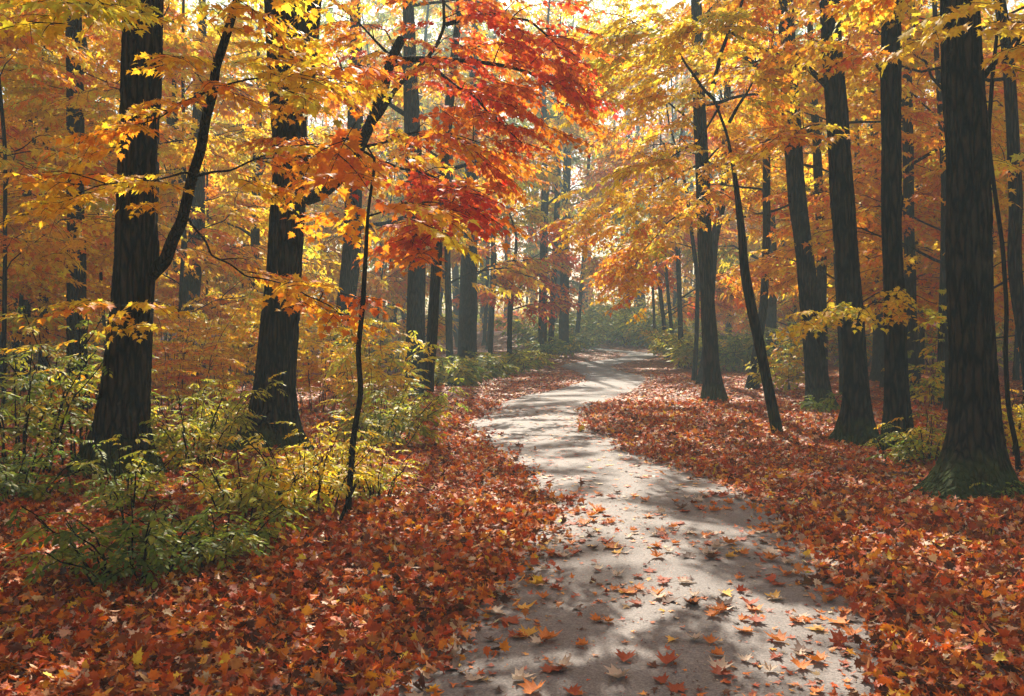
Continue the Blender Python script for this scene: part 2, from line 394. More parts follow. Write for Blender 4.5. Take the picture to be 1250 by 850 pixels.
def twigs_for(parent,P,n,mat,r=.012,L=.8,t0=.3):
    for k in range(n):
        t=t0+(1-t0)*(k+rng.random())/n
        p,d=polyfrac(P,np.array([min(t,.97)])); p=p[0]; d=d[0]/np.linalg.norm(d[0])
        s=rng.choice([-1,1]); az=math.atan2(d[1],d[0])+s*rng.uniform(.5,1.2)
        e=np.array([math.cos(az),math.sin(az),rng.uniform(-.1,.5)])*L*rng.uniform(.6,1.3)
        wood('twig',wob([p,p+e*.5+[0,0,.04],p+e],.02,per=.2),[r,r*.6,r*.3],5,.12,mat,parent)

# ------------------------------------------------------------------ generic tree
TREES=[]
def tree(name,label,u,v,wpx,track,pal,H=13,lean=None,d=None,crown=(2.5,11,2.6,60),flare=.8,bark=None,lobes=None,lv=None,
         cat='tree',group=None,limbs=6,above=True,extra=None,pal2=None,moss=0,knots=2,twig_scale=1.,top_r=.35,build=True,side=0,lscale=1.):
    if d is None: d=EYE*F/(v-HZ)
    b=at(u,v,d); gz=float(ground(b[0],b[1])); base=np.array([b[0],b[1],gz])
    root=empty(name,base); tag(root,label,cat,group); TREES.append((root,u,d,pal,wpx))
    pts=[base-np.array([0,0,.15]),base+np.array([0,0,.02])]+[at(a,c,d) for a,c in track]
    r=wpx/2/F*d
    if pts[-1][2]<H:
        dd=pts[-1]-pts[-2]; dd=dd/max(dd[2],.3); dd[:2]=np.clip(dd[:2]*.6,-.15,.15); dd[2]=1
        nadd=3; dz=(H-pts[-1][2])/nadd
        for k in range(nadd):
            pts.append(pts[-1]+dd*dz+np.array([rng.normal(0,.15),rng.normal(0,.15),0]))
    zs=np.array([p[2] for p in pts]); hh=np.clip(zs/H,0,1)
    rad=r*(.96-.30*hh)*np.where(hh>.6,1-(hh-.6)*1.6,1); rad=np.clip(rad,.012,None)
    near=d<19; flare=flare*(1.65 if near and wpx>20 else 1.15)
    if lobes is None: lobes=[(k*1.2+rng.uniform(-.35,.35),rng.uniform(.35,1.0)) for k in range(5)]
    o,P2,R2=wood('trunk',pts,rad,132 if near and wpx>20 else (30 if near else (14 if d<35 else 8)),.03 if near and wpx>20 else .10 if near else (.3 if d<35 else .6),bark or M_BARK,root,
                 flare=flare,lobes=lobes,base_z=gz,seed=int(rng.integers(1e6)),knots=knots if near else 0)
    if lv is None: lv=0 if d<13 else (1 if d<27 else 2)
    fol=Foliage(); z0,z1,cr,ns=crown
    if ns>0:
        nl=limbs; per=max(3,int(ns/nl))
        for k in range(nl):
            z=z0+(z1-z0)*((k+rng.random()*.9)/nl); i=int(np.argmin(abs(P2[:,2]-z))); p=P2[i]
            az=k*2.4+rng.uniform(-.5,.5)
            if side: az=(0 if side>0 else math.pi)+rng.uniform(-1.2,1.2)
            Lb=cr*rng.uniform(.7,1.25)*(1-.35*max(0,(z-z0)/(z1-z0)-.5))
            e=np.array([math.cos(az),math.sin(az),0])*Lb; rise=rng.uniform(.15,.5)*Lb
            LP=wob([p,p+e*.35+[0,0,rise*.55],p+e*.7+[0,0,rise*.9],p+e+[0,0,rise*.85]],.03+.01*Lb,per=.5)
            rb=max(.01,min(R2[i]*.35,.022*Lb))
            wood('limb',LP,np.linspace(rb,rb*.25,len(LP)),6 if d<27 else 4,.3 if d<27 else .7,bark or M_BARK,root)
            sprays_along(fol,LP,per,.25,Lb*.42,pal,lv,scale=lscale*(1.0 if lv<2 else 1.35),vj=.22,pal2=pal2,split=rng.uniform(.3,.9))
            if lv<2: twigs_for(root,LP,2,M_TWIG,L=Lb*.35)
    if extra: extra(root,fol,P2,R2,d)
    fol.build(root)
    return root

def limb_px(root,fol,pix,r0,r1,n,t0,width,pal,lv=0,pal2=None,split=.6,scale=1.,drop=.15,twigs=3,vj=.08,name='limb',kink=.018,jit=.16,spread=.9,seg=10,mat=None):
    P=wob([at(a,b,c) for a,b,c in pix],kink,per=.28)
    s=np.linspace(0,1,len(P)); wood(name,P,r0+(r1-r0)*s**.7,seg,.06,mat or M_BARK2,root)
    if n: sprays_along(fol,P,n,t0,width,pal,lv,scale,drop,pal2=pal2,split=split,vj=vj,jit=jit,spread=spread)
    if twigs: twigs_for(root,P,twigs,M_TWIG,r=.007,L=.45,t0=max(t0,.25))
    return P

# ================================================================== SETTING
def build_ground():
    xs=np.concatenate([np.linspace(-160,-22,24)[:-1],np.linspace(-22,22,221),np.linspace(22,160,24)[1:]])
    ys=np.concatenate([np.linspace(-40,-2,12)[:-1],np.linspace(-2,40,211),np.linspace(40,200,60)[1:]])
    X,Y=np.meshgrid(xs,ys); Z=ground(X,Y)
    nx,ny=len(xs),len(ys); V=np.stack([X,Y,Z],-1).reshape(-1,3)
    i=np.arange(ny-1)[:,None]*nx+np.arange(nx-1)[None]; Q=np.stack([i,i+1,i+nx+1,i+nx],-1).reshape(-1,4)
    tag(mesh_obj('ground',V,Q,[soilmat()],smoothf=True),kind='structure')
    # the path: a crowned strip lying on it
    ys=np.concatenate([np.arange(-5.5,12,.12),np.arange(12,94,.35)]); off=np.linspace(-1,1,13)
    V=[];
    for y in ys:
        c=float(pc(y)); w=float(pw(y))/2+.06
        wl=w+.03*math.sin(y*3.1)+.02*math.sin(y*7.7); wr=w+.03*math.sin(y*2.7+2)+.02*math.sin(y*8.9)
        for t in off: V.append((c+t*(wl if t<0 else wr),y,.012+.02*(1-t*t)+float(rise(y))))
    n=len(off); m=len(ys); i=np.arange(m-1)[:,None]*n+np.arange(n-1)[None]; Q=np.stack([i,i+1,i+n+1,i+n],-1).reshape(-1,4)
    tag(mesh_obj('path',np.array(V),Q,[pathmat()],smoothf=True),kind='structure')
build_ground()
def surf(x,y):
    t=np.clip(np.abs(x-pc(y))/(pw(y)/2+.06),0,2)
    return np.where(t<1,.012+.02*(1-t*t)+.002+rise(y),ground(x,y))

# ------------------------------------------------------------------ fallen leaves
LC=np.array([(.66,.155,.011),(.50,.085,.010),(.33,.052,.010),(.76,.26,.014),(.82,.44,.035),(.58,.34,.17),(.68,.50,.34),(.17,.05,.014),(.08,.026,.012),(.48,.19,.045)])
LWa=np.array([5,6.5,5,3,1.3,1.6,1.3,4,3.2,2.2]); LWa=LWa/LWa.sum()  # dark brown share raised so those leaves also stand for shadow gaps
def litter(x,y,size,level,tilt,lift,rr=rng,wts=LWa,curlr=(.0,.5),drr=(-.3,.55),shape=None):
    n=len(x); V0,T0=shape or leaf_maple(level); nv=len(V0)
    V=np.broadcast_to(V0,(n,nv,3)).copy()
    V[...,0]-=.35
    fold=rr.uniform(*curlr,n)*rr.choice([1,1,-1],n); dr=rr.uniform(*drr,n)
    V[...,2]+=np.abs(V[...,1])*fold[:,None]+(V[...,0]**2)*dr[:,None]
    V*=size[:,None,None]
    Rm=rotm(rr.uniform(0,6.28,n),rr.normal(0,tilt,n),rr.normal(0,tilt,n))
    V=np.einsum('nij,nvj->nvi',Rm,V)
    z0=V[...,2].min(1)
    V[...,0]+=x[:,None];V[...,1]+=y[:,None];V[...,2]+=(surf(x,y)+lift-z0*.75)[:,None]
    c=LC[rr.choice(len(LC),n,p=wts)]*np.exp(rr.normal(0,.22,(n,1)))*(1+rr.normal(0,.08,(n,3)))
    C=np.repeat(np.clip(c,.003,.8)[:,None,:],nv,1)
    T=T0[None]+(np.arange(n)*nv)[:,None,None]
    return V.reshape(-1,3),T.reshape(-1,3),C.reshape(-1,3)
def scatter(y0,y1,dens,xf):
    xm=xf(y1); n=int((y1-y0)*2*xm*dens); x=rng.uniform(-xm,xm,n); y=rng.uniform(y0,y1,n)
    return x,y
parts=[]; off=0
for (y0,y1,dens,sz,lvl) in ((1.2,5,1600,.057,0),(5,8,1350,.061,0),(8,13,900,.071,1),(13,20,400,.095,1),(20,32,240,.125,2),(32,50,150,.155,2),(50,85,60,.22,2)):
    x,y=scatter(y0,y1,dens,lambda q:.62*q+2.0)
    e=edge_dist(x,y)+ (vn(x,y,.8,5.)-.5)*.22*np.clip(14/(y+4),.25,1)+rng.normal(0,.06,len(x))*np.clip(12/(y+4),.3,1)
    k=(e>0.03)|(rng.random(len(x))<(.30 if y0<20 else .08)*np.exp(np.minimum(e,0)/.11)); x=x[k];y=y[k]
    s=sz*rng.uniform(.5,1.38,len(x))
    lift=rng.uniform(0,.085 if y0<8 else .055,len(x))*np.clip(edge_dist(x,y)/.5,0.05,1)+.004
    if y0>=32: lift*=.25
    V,T,C=litter(x,y,s,lvl,(.55 if y0<8 else .42) if lvl<2 else (.2 if y0<32 else .07),lift,curlr=(.0,.5) if y0<32 else (0,.1),drr=(-.3,.55) if y0<32 else (-.05,.1))
    parts.append((V,T+off,C)); off+=len(V)
    if y0<20:                                # other species lie among the maple leaves
        q=rng.permutation(len(x))[:len(x)//4]; V,T,C=litter(x[q],y[q],s[q]*.9,lvl,.5,lift[q]+.012,wts=np.array([1,2,3,.5,1.5,3,1.5,3,1,3.])/19.5,shape=leaf_lance(lvl))
        parts.append((V,T+off,C)); off+=len(V)
for (u_,v_,d_,w_) in ((150,592,9.5,52),(330,552,12.1,47),(1185,612,8.7,53),(1094,562,11.2,26),(1048,543,13,29),(1000,503,18,24),(950,532,13.8,14),(506,486,21.7,24),(872,489,20.5,20)):
    b_=at(u_,v_,d_); r_=w_/2/F*d_; n=int(170*r_/.25); a_=rng.uniform(0,6.28,n); q=r_*(1.25+np.abs(rng.normal(0,.9,n)))
    x=b_[0]+np.cos(a_)*q; y=b_[1]+np.sin(a_)*q; lf=rng.uniform(.02,.11,n)*np.clip(1.9-q/r_*.45,.1,1)
    V,T,C=litter(x,y,rng.uniform(.05,.105,n),1,.55,lf); parts.append((V,T+off,C)); off+=len(V)
V=np.concatenate([p[0] for p in parts]);T=np.concatenate([p[1] for p in parts]);C=np.concatenate([p[2] for p in parts])
tag(mesh_obj('leaf_litter',V,T,[M_LITTER],None,C),'thick carpet of fallen red, orange and tan maple leaves covering the forest floor','leaf litter',kind='stuff')

# leaves strewn over the path: the nearest ones single, the rest as one scatter
def pathpts(y0,y1,dens):
    n=int((y1-y0)*2.3*dens); y=rng.uniform(y0,y1,n); h=pw(y)/2
    t=rng.uniform(-1,1,n); x=pc(y)+t*h
    p=.30+.9*np.clip((np.abs(t)-.45)/.55,0,1)**1.5+.5*(vn(x,y,.7,9.)>.62)
    k=rng.random(n)<p; return x[k],y[k]
px_,py_=pathpts(8.8,19,62); s=.085*rng.uniform(.5,1.15,len(px_))*np.clip(py_/14,1,1.35)
a1=litter(px_,py_,s,1,.05,np.full(len(px_),.001),drr=(-.05,.3),curlr=(0,.3))
px_,py_=pathpts(19,40,11); s=.10*rng.uniform(.5,1.1,len(px_)); a3=litter(px_,py_,s,1,.02,np.full(len(px_),.001),drr=(-.05,.1),curlr=(0,.1))
n=3200; py_=rng.uniform(2.5,12,n); px_=pc(py_)+rng.uniform(-1,1,n)**1*pw(py_)/2; s=rng.uniform(.008,.024,n); a4=litter(px_,py_,s,2,.2,np.full(n,.001),wts=np.array([1,1,2,.4,.2,.6,.4,3,4,1.])/13.6)
px_,py_=pathpts(2.5,8.8,105); s=.055*rng.uniform(.4,1.1,len(px_)); a2=litter(px_,py_,s,1,.2,np.full(len(px_),.001))
o_=np.cumsum([0]+[len(a[0]) for a in (a1,a2,a3,a4)]); V=np.concatenate([a[0] for a in (a1,a2,a3,a4)]);T=np.concatenate([a[1]+o_[i] for i,a in enumerate((a1,a2,a3,a4))]);C=np.concatenate([a[2] for a in (a1,a2,a3,a4)])
tag(mesh_obj('scattered_leaves',V,T,[M_LITTER],None,C),'small and distant fallen leaves sprinkled along the winding grey path','leaf litter',kind='stuff')
KINDS=[('bright orange maple leaf lying flat on the near path',(.68,.20,.02),'orange fallen leaves on the path'),
       ('curled rust red maple leaf lying on the near path',(.40,.07,.015),'rust red fallen leaves on the path'),
       ('pale tan maple leaf lying on the near path',(.58,.45,.34),'pale fallen leaves on the path'),
       ('yellow maple leaf lying on the near path',(.72,.40,.05),'yellow fallen leaves on the path'),
       ('dark brown dry maple leaf lying on the near path',(.12,.045,.02),'dark brown fallen leaves on the path')]
protos=[]
for lab,c,g in KINDS:
    row=[]
    for k in range(4):
        V0,T0=leaf_maple(0); V0=V0.copy(); V0[:,0]-=.35
        V0[:,2]+=np.abs(V0[:,1])*rng.uniform(.05,.85)+V0[:,0]**2*rng.uniform(-.1,.9)
        V0[:,1]*=rng.uniform(.8,1.05); V0[:,2]+=rng.normal(0,.02,len(V0)); V0[:,2]-=V0[:,2].min()
        # stalk
        SV,ST=tri_tube([(-.33,0,.03),(-.5,.04,.06),(-.72,.02,.02)],.012,.008)
        Vv=np.concatenate([V0,SV]); Tt=np.concatenate([T0,ST+len(V0)])
        cc=np.tile(np.array(c)*math.exp(rng.normal(0,.15)),(len(Vv),1))
        o=mesh_obj('fallen_leaf',Vv,Tt,[M_LITTER],None,cc); COL.objects.unlink(o); row.append(o)
    protos.append(row)
px_,py_=pathpts(3.3,8.8,48); n=min(300,len(px_)); q=rng.permutation(len(px_)); px_,py_=px_[q],py_[q]; px_,py_=px_[:n],py_[:n]
kk=rng.choice(5,n,p=[.36,.24,.24,.07,.09])
for i in range(n):
    o=protos[kk[i]][rng.integers(4)].copy(); COL.objects.link(o)
    s=.118*rng.uniform(.6,1.15); o.scale=(s,s,s)
    o.location=(px_[i],py_[i],float(surf(px_[i],py_[i]))+.001)
    o.rotation_euler=(rng.normal(0,.08),rng.normal(0,.08),rng.uniform(0,6.28))
    tag(o,KINDS[kk[i]][0],'fallen leaf',KINDS[kk[i]][2])

# ================================================================== NAMED TREES
FR=rng
def extraA(root,fol,P2,R2,d):
    limb_px(root,fol,[(182,338,d),(212,300,d-.2),(238,215,d-.5),(256,110,d-.8),(290,5,d-1.1),(310,-90,d-1.3)],.075,.03,18,.5,.45,'gold',twigs=6,name='limb')
    # layered boughs hanging in front of the trunks
    limb_px(root,fol,[(240,215,8.9),(205,218,8.4),(160,222,8.0),(90,238,7.7)],.014,.004,11,.1,.2,'gold',twigs=2,drop=.1,scale=.85)
    limb_px(root,fol,[(240,215,8.9),(290,205,8.5),(350,175,8.2),(420,178,8.0)],.014,.004,12,.15,.2,'orange',twigs=2,scale=.85)
    limb_px(root,fol,[(256,110,8.7),(220,125,8.3),(180,150,8.0),(135,160,7.8)],.013,.004,8,.2,.2,'orange',twigs=2,scale=.85)
    limb_px(root,fol,[(256,110,8.7),(310,95,8.5),(360,88,8.3),(400,95,8.1)],.013,.004,10,.4,.22,'gold',twigs=2)
    limb_px(root,fol,[(225,260,9.1),(270,320,8.6),(330,345,8.2),(400,372,7.9),(425,398,7.8)],.014,.004,11,.35,.2,'gold',pal2='orange',split=.5,scale=.8,twigs=2)
    limb_px(root,fol,[(165,50,9.4),(135,10,8.0),(110,0,7.0),(70,5,6.3)],.02,.004,12,.45,.3,'yellow',scale=1.0,twigs=1)
    limb_px(root,fol,[(165,400,9.4),(180,375,8.8),(160,370,8.3),(120,372,8.0)],.01,.003,5,.3,.15,'gold',scale=.8,twigs=1)
A=tree('tree','thick dark trunk with a long curving side limb, left foreground beside the green shrubs',150,592,52,
     [(150,520),(158,430),(163,330),(168,200),(173,100),(175,0)],'gold',H=14,d=9.5,crown=(6.2,12,3.6,150),limbs=8,flare=1.1,extra=extraA,knots=5)
def extraB(root,fol,P2,R2,d):
    # twin leader
    wood('limb',[at(357,150,d),at(371,100,d-.1),at(379,0,d-.2),at(386,-150,d-.2),at(390,-500,d)],[.17,.16,.15,.13,.06],20,.15,M_BARK,root)
    J=(428,206,11.2)
    limb_px(root,fol,[(362,247,d),(398,232,11.6),J,(448,158,10.9),(468,105,10.7),(478,70,10.6),(490,48,10.6)],.10,.055,0,0,0,'gold',twigs=0,kink=.01)
    K=(476,78,10.6)
    limb_px(root,fol,[K,(520,74,10.3),(570,72,10.0),(630,86,9.8),(665,98,9.6),(692,115,9.5)],.05,.010,32,.16,.6,'red',pal2='redorange',split=.75,scale=.8,drop=.3,twigs=6,vj=.16)
    limb_px(root,fol,[(448,158,10.9),(490,102,10.5),(528,62,10.2),(545,30,10.0),(535,-30,9.9)],.04,.014,20,.35,.5,'redorange',scale=.8,twigs=4,vj=.2)
    limb_px(root,fol,[(520,74,10.3),(570,110,10.0),(600,138,9.8),(635,172,9.6)],.025,.006,22,.2,.5,'redorange',pal2='red',scale=.8,split=.7,drop=.35,twigs=4,vj=.16)
    limb_px(root,fol,[(545,30,10.0),(590,18,9.8),(635,20,9.7),(672,45,9.5),(700,75,9.4)],.028,.006,32,.05,.6,'red',pal2='red',scale=.8,drop=.3,twigs=5,vj=.2)
    limb_px(root,fol,[J,(470,200,10.6),(520,215,10.2),(555,232,10.0),(580,255,9.8)],.028,.006,26,.25,.3,'orange',pal2='red',scale=.9,split=.45,drop=.3,twigs=3)
    limb_px(root,fol,[J,(440,180,10.6),(490,165,10.2),(540,160,9.9),(590,178,9.8)],.024,.006,15,.35,.35,'orange',pal2='redorange',split=.6,drop=.25,twigs=3)
    limb_px(root,fol,[(468,105,10.7),(440,100,10.3),(400,110,10.0),(360,125,9.7)],.014,.004,9,.35,.25,'orange',twigs=2,scale=.85)
    limb_px(root,fol,[J,(400,190,10.6),(350,180,10.1),(330,172,9.8)],.012,.004,8,.4,.2,'orange',twigs=2,scale=.85)
    limb_px(root,fol,[(478,70,10.6),(430,20,10.4),(400,0,10.2)],.02,.006,12,.2,.4,'orange',twigs=3,scale=.85)
    limb_px(root,fol,[(560,232,10.0),(545,262,9.9),(500,292,9.7)],.01,.003,10,.3,.3,'redorange',twigs=1)
B=tree('tree','thick dark trunk dividing into two leaders, carrying the long red leaved bough',330,552,47,
     [(334,500),(340,400),(350,300),(354,200),(352,130),(345,40),(343,-60)],'orange',H=15,d=12.1,crown=(7,13,3.6,130),limbs=8,flare=1.0,extra=extraB,knots=5)
tree('tree','mid sized dark trunk leaning right, just behind the twin leader tree',412,478,25,[(416,430),(430,300),(434,150),(434,0)],'orange',d=24,crown=(3.5,12,2.8,100),pal2='gold',flare=.6,bark=M_BARK2)
tree('tree','straight brown trunk rising from the yellow bush left of the path edge',506,486,24,[(507,430),(509,300),(503,150),(498,0)],'redorange',d=21.7,crown=(5,12,2.8,90),pal2='gold',flare=.5,bark=M_BARK2)
tree('tree','slimmer brown trunk leaning right, touching the straight trunk beside the path',520,484,14,[(527,420),(534,300),(541,210),(550,110),(560,20)],'orange',d=22.6,crown=(4.5,11,2.4,70),flare=.5,bark=M_BARK2)
tree('tree','slender dark stem between the leaning trunk and the broad misty trunk',550,462,9,[(548,400),(546,300),(550,200)],'gold',d=31,crown=(3,10,2.4,60),flare=.3,bark=M_BARK2)
tree('tree','broad misty dark trunk behind the red leaved young tree',570,452,24,[(571,400),(573,300),(577,150),(580,0)],'orange',d=36,crown=(3.0,13,3.4,200),pal2='gold',flare=.5,bark=M_BARK2)
tree('tree','young red leaved tree with bare thin stem, left of the path bend',622,446,7,[(622,400),(625,340),(632,290)],'red',H=6.8,d=38,crown=(1.6,6.2,2.6,110),flare=.3,pal2='redorange',bark=M_BARK2,lscale=.9)
tree('tree','thin green and yellow tree behind the red young tree, left of the path bend',598,448,6,[(600,400),(604,330),(600,250)],'olive',H=13,d=42,crown=(3.5,12,3.0,130),flare=.3,bark=M_BARK2,pal2='gold')
for i,(u,v,w,tp,dd) in enumerate([(662,441,11,664,50),(672,441,8,679,52),(688,439,13,690,55),(703,438,6,716,58)]):
    tree('misty_tree',['leftmost bluish misty trunk of the cluster by the far bend','second thinner misty trunk of the cluster by the far bend','thickest bluish misty trunk in the cluster by the far bend','thin leaning misty trunk right of the far cluster'][i],
      u,v,w,[(u+(tp-u)*.3,380),(tp,280),(tp+3,180)],['gold','olive','gold','olive'][i],H=20,d=dd,crown=(7.5,18,3.6,190),flare=.4,bark=M_BARK2)
tree('tree','dark trunk curving slightly left at the far left edge, behind the green shrub',30,452,11,[(32,380),(33,250),(36,120),(36,0)],'orange',d=25,crown=(2.4,11,2.8,110),flare=.4,pal2='gold',bark=M_BARK2)
tree('tree','slim dark trunk second from the left edge',52,455,11,[(54,380),(52,250),(60,120),(62,0)],'gold',d=26,crown=(2.4,11,2.8,100),flare=.4,pal2='orange',bark=M_BARK2)
tree('tree','smooth grey straight trunk between the slim pair and the big limb trunk',95,490,23,[(94,430),(93,300),(92,150),(90,0)],'gold',d=18,crown=(4.5,11,2.8,80),flare=.5,bark=M_BARK2)
tree('tree','dark trunk seen through orange leaves between the two biggest left trunks',226,470,22,[(228,400),(240,300),(243,150),(248,0)],'orange',d=27,crown=(2.6,12,3,120),flare=.5,pal2='gold',bark=M_BARK2)
tree('tree','thin trunk leaning left, crossing just left of the dark trunk amid orange leaves',230,466,12,[(222,380),(214,290),(208,180),(206,60)],'gold',d=29,crown=(2.6,11,2.6,70),flare=.4,pal2='orange',bark=M_BARK2)
tree('tree','narrow dark trunk close behind the left edge of the twin leader tree',306,465,13,[(308,400),(311,300),(315,150),(317,20)],'yellow',d=29,crown=(2.2,11,2.8,110),flare=.4,pal2='gold',bark=M_BARK2)

# ---- right side
def extraP(root,fol,P2,R2,d):
    limb_px(root,fol,[(1200,95,d),(1220,75,8.4),(1245,45,8.2),(1275,10,8.0)],.03,.01,9,.3,.4,'gold',twigs=3)
    limb_px(root,fol,[(1155,90,d),(1165,30,7.9),(1180,15,7.4),(1196,22,7.0)],.012,.003,4,.7,.1,'yellow',twigs=0)
    limb_px(root,fol,[(1190,-40,d),(1180,-60,8),(1100,-40,8),(1050,-10,8.4)],.02,.004,12,.4,.3,'gold',twigs=2)
P=tree('tree','massive furrowed trunk with mossy root flare, right foreground',1185,612,53,
     [(1190,540),(1188,450),(1183,300),(1180,180),(1174,60),(1172,0)],'gold',H=14,d=8.7,crown=(6,12,3.6,110),limbs=8,flare=.8,extra=extraP,knots=4,
     lobes=[(3.95,1.5),(4.75,1.0),(3.2,1.0),(5.7,.9),(1.5,.6),(2.4,.5)])
tree('tree','rough straight trunk with small mossy foot, next left of the massive right trunk',1094,562,26,
     [(1095,500),(1094,420),(1088,280),(1088,150),(1088,40),(1087,0)],'gold',H=13,d=11.2,crown=(5.5,11,3,60),flare=.9,knots=4,
     extra=lambda root,fol,P2,R2,d:(limb_px(root,fol,[(1083,100,d),(1070,75,d-.3),(1040,60,d-.6),(1010,48,d-.9)],.03,.01,8,.5,.3,'orange',twigs=2),
       limb_px(root,fol,[(1080,370,d),(1050,372,d-.4),(1010,378,d-.8),(980,385,d-1)],.008,.003,12,.2,.18,'lime',pal2='yellow',twigs=0,scale=.7),
       limb_px(root,fol,[(1100,375,d),(1120,360,d-.5),(1145,372,d-.9)],.008,.003,9,.2,.18,'yellow',pal2='lime',twigs=0,scale=.7)))
tree('tree','tall dark trunk leaning left with a long bare limb arching over the path, right side',1048,543,29,
     [(1046,490),(1041,400),(1032,290),(1022,150),(1016,60),(1013,0)],'gold',H=14,d=13,crown=(6,12,3.2,80),flare=1.0,knots=4,
     extra=lambda root,fol,P2,R2,d:(limb_px(root,fol,[(1012,108,d),(985,85,d-.3),(955,72,d-.7),(910,50,d-1.1),(880,28,d-1.4),(855,15,d-1.6)],.05,.014,22,.45,.5,'gold',pal2='yellow',twigs=5),
       limb_px(root,fol,[(1022,165,d),(1000,152,d-.4),(960,160,d-.8),(930,185,d-1)],.02,.005,16,.3,.4,'gold',twigs=3)))
tree('tree','dark trunk leaning left standing behind a small fern like sprig, right of the path',1000,503,24,
     [(996,450),(984,330),(972,230),(964,120),(960,20)],'gold',H=14,d=18,crown=(5,12,3,90),flare=.8,pal2='orange',bark=M_BARK,
     extra=lambda root,fol,P2,R2,d:limb_px(root,fol,[(964,60,d),(930,75,d-.6),(880,85,d-1.2),(800,70,d-2),(735,62,d-2.5)],.03,.006,40,.3,.7,'gold',pal2='yellow',lv=1,twigs=4))
def extraT(root,fol,P2,R2,d):
    limb_px(root,fol,[(872,122,d),(850,95,d-.2),(830,60,d-.4),(800,38,d-.6),(760,40,d-.8)],.03,.006,44,.25,.6,'gold',pal2='yellow',lv=0,twigs=4,drop=.2,vj=.2)
    limb_px(root,fol,[(878,130,d),(850,175,d-.3),(815,195,d-.5),(775,190,d-.7)],.02,.005,10,.5,.3,'gold',lv=0,twigs=3,drop=.15)
    limb_px(root,fol,[(890,150,d),(915,110,d-.2),(925,70,d-.3)],.03,.01,18,.3,.5,'gold',lv=0,twigs=3,drop=.15)
    limb_px(root,fol,[(870,105,d),(880,60,d),(905,10,d+.2),(915,-60,d+.3)],.04,.015,24,.3,.5,'orange',lv=0,twigs=3,drop=.15)
tree('leaning_tree','thin crooked trunk leaning left toward the path, alone in the leaves on the right',950,532,14,
     [(935,460),(918,380),(909,330),(905,280),(897,215),(888,165),(872,122)],'gold',H=4.6,d=13.8,crown=(0,0,0,0),flare=.15,top_r=.8,extra=extraT,knots=9,bark=M_BARK)
def extraU(root,fol,P2,R2,d):
    limb_px(root,fol,[(856,200,d),(820,215,d-.5),(780,235,d-1),(730,262,d-1.5),(705,285,d-1.8)],.03,.006,70,.12,.9,'gold',pal2='gold',lv=1,twigs=5,drop=.3,vj=.35,split=.5,scale=.9)
    limb_px(root,fol,[(858,260,d),(820,265,d-.5),(790,300,d-1),(760,345,d-1.3)],.025,.006,50,.15,.8,'yellow',pal2='orange',lv=1,twigs=4,drop=.35,vj=.3,scale=.9)
    limb_px(root,fol,[(856,160,d),(810,120,d-.5),(760,105,d-1),(715,125,d-1.4)],.03,.006,60,.15,.9,'yellow',pal2='gold',lv=1,twigs=5,drop=.25,vj=.35,scale=.9)
    limb_px(root,fol,[(855,100,d),(810,50,d-.4),(760,20,d-.8),(715,10,d-1)],.03,.006,50,.15,.9,'gold',pal2='yellow',lv=1,twigs=4,drop=.2,vj=.35,scale=.9)
    limb_px(root,fol,[(857,200,d),(880,180,d-.5),(920,160,d-1)],.03,.006,30,.15,.7,'gold',lv=1,twigs=3,drop=.2,vj=.3,scale=.9)
tree('tree','dark flared trunk near the path on the right, bright yellow foliage above it',872,489,20,
     [(868,440),(863,360),(860,280),(856,180),(852,90),(850,0)],'gold',H=13,d=20.5,crown=(6,12,3,80),flare=1.1,extra=extraU)
tree('tree','thinner dark trunk close behind the flared one, with red sprigs on it',856,474,12,[(864,420),(868,340),(872,290),(884,240),(888,100)],'orange',d=26,crown=(4.5,11,2.6,80),flare=.6,bark=M_BARK2,pal2='redorange')
tree('tree','crooked slim stem just left of the dark flared trunk',847,468,6,[(850,420),(852,340),(845,290),(838,230)],'orange',d=28,H=9,crown=(3,8.5,2.4,60),flare=.3,bark=M_BARK2)
tree('tree','slim trunk with flared foot directly left of the crooked leaning trunk',917,484,11,[(922,440),(932,380),(936,280),(935,120)],'gold',d=24,crown=(4,11,2.6,80),flare=.9,bark=M_BARK2,pal2='orange')
tree('tree','grey misty trunk standing in green shade left of the fern footed trunk',942,452,15,[(941,400),(942,300),(938,150)],'gold',d=37,crown=(2,12,3,170),flare=.6,bark=M_BARK2,pal2='olive')
tree('tree','slim trunk with bends running up beside the fern footed trunk',1003,476,13,[(1004,420),(1003,300),(997,180),(990,60)],'orange',d=25,crown=(4,12,2.8,90),flare=.5,bark=M_BARK2,pal2='gold')
tree('tree','straight dark trunk far behind, between the long limbed trunk and the rough straight trunk',1072,466,14,[(1072,400),(1070,250),(1066,100),(1062,0)],'orange',d=29,crown=(3.2,12,3,110),flare=.9,bark=M_BARK2,pal2='gold')
tree('tree','dark trunk with spreading foot emerging just right of the rough straight trunk',1117,487,15,[(1113,430),(1110,300),(1108,150),(1107,0)],'gold',d=21.5,crown=(5,12,2.8,70),flare=.9,bark=M_BARK2)
tree('tree','thin far trunk in the orange gap left of the massive right trunk',1124,455,8,[(1125,400),(1122,300),(1120,200)],'orange',d=34,crown=(2.6,12,2.8,90),flare=.4,bark=M_BARK2,pal2='yellow')
tree('tree','thick bent trunk leaving the picture at the right edge',1262,520,17,[(1255,440),(1243,370),(1238,310),(1240,250),(1236,150),(1230,60)],'gold',d=15.5,crown=(4,11,2.8,80),flare=.5,knots=6,bark=M_BARK)
tree('vine_stem','thin winding dark stem climbing right of the massive mossy trunk',1243,590,6,[(1243,555),(1231,500),(1227,430),(1229,380),(1224,300),(1215,240),(1206,170),(1212,90)],'gold',d=9.6,H=7,crown=(4,6.5,1.2,20),limbs=3,flare=.1,cat='sapling',bark=M_TWIG,lv=0)
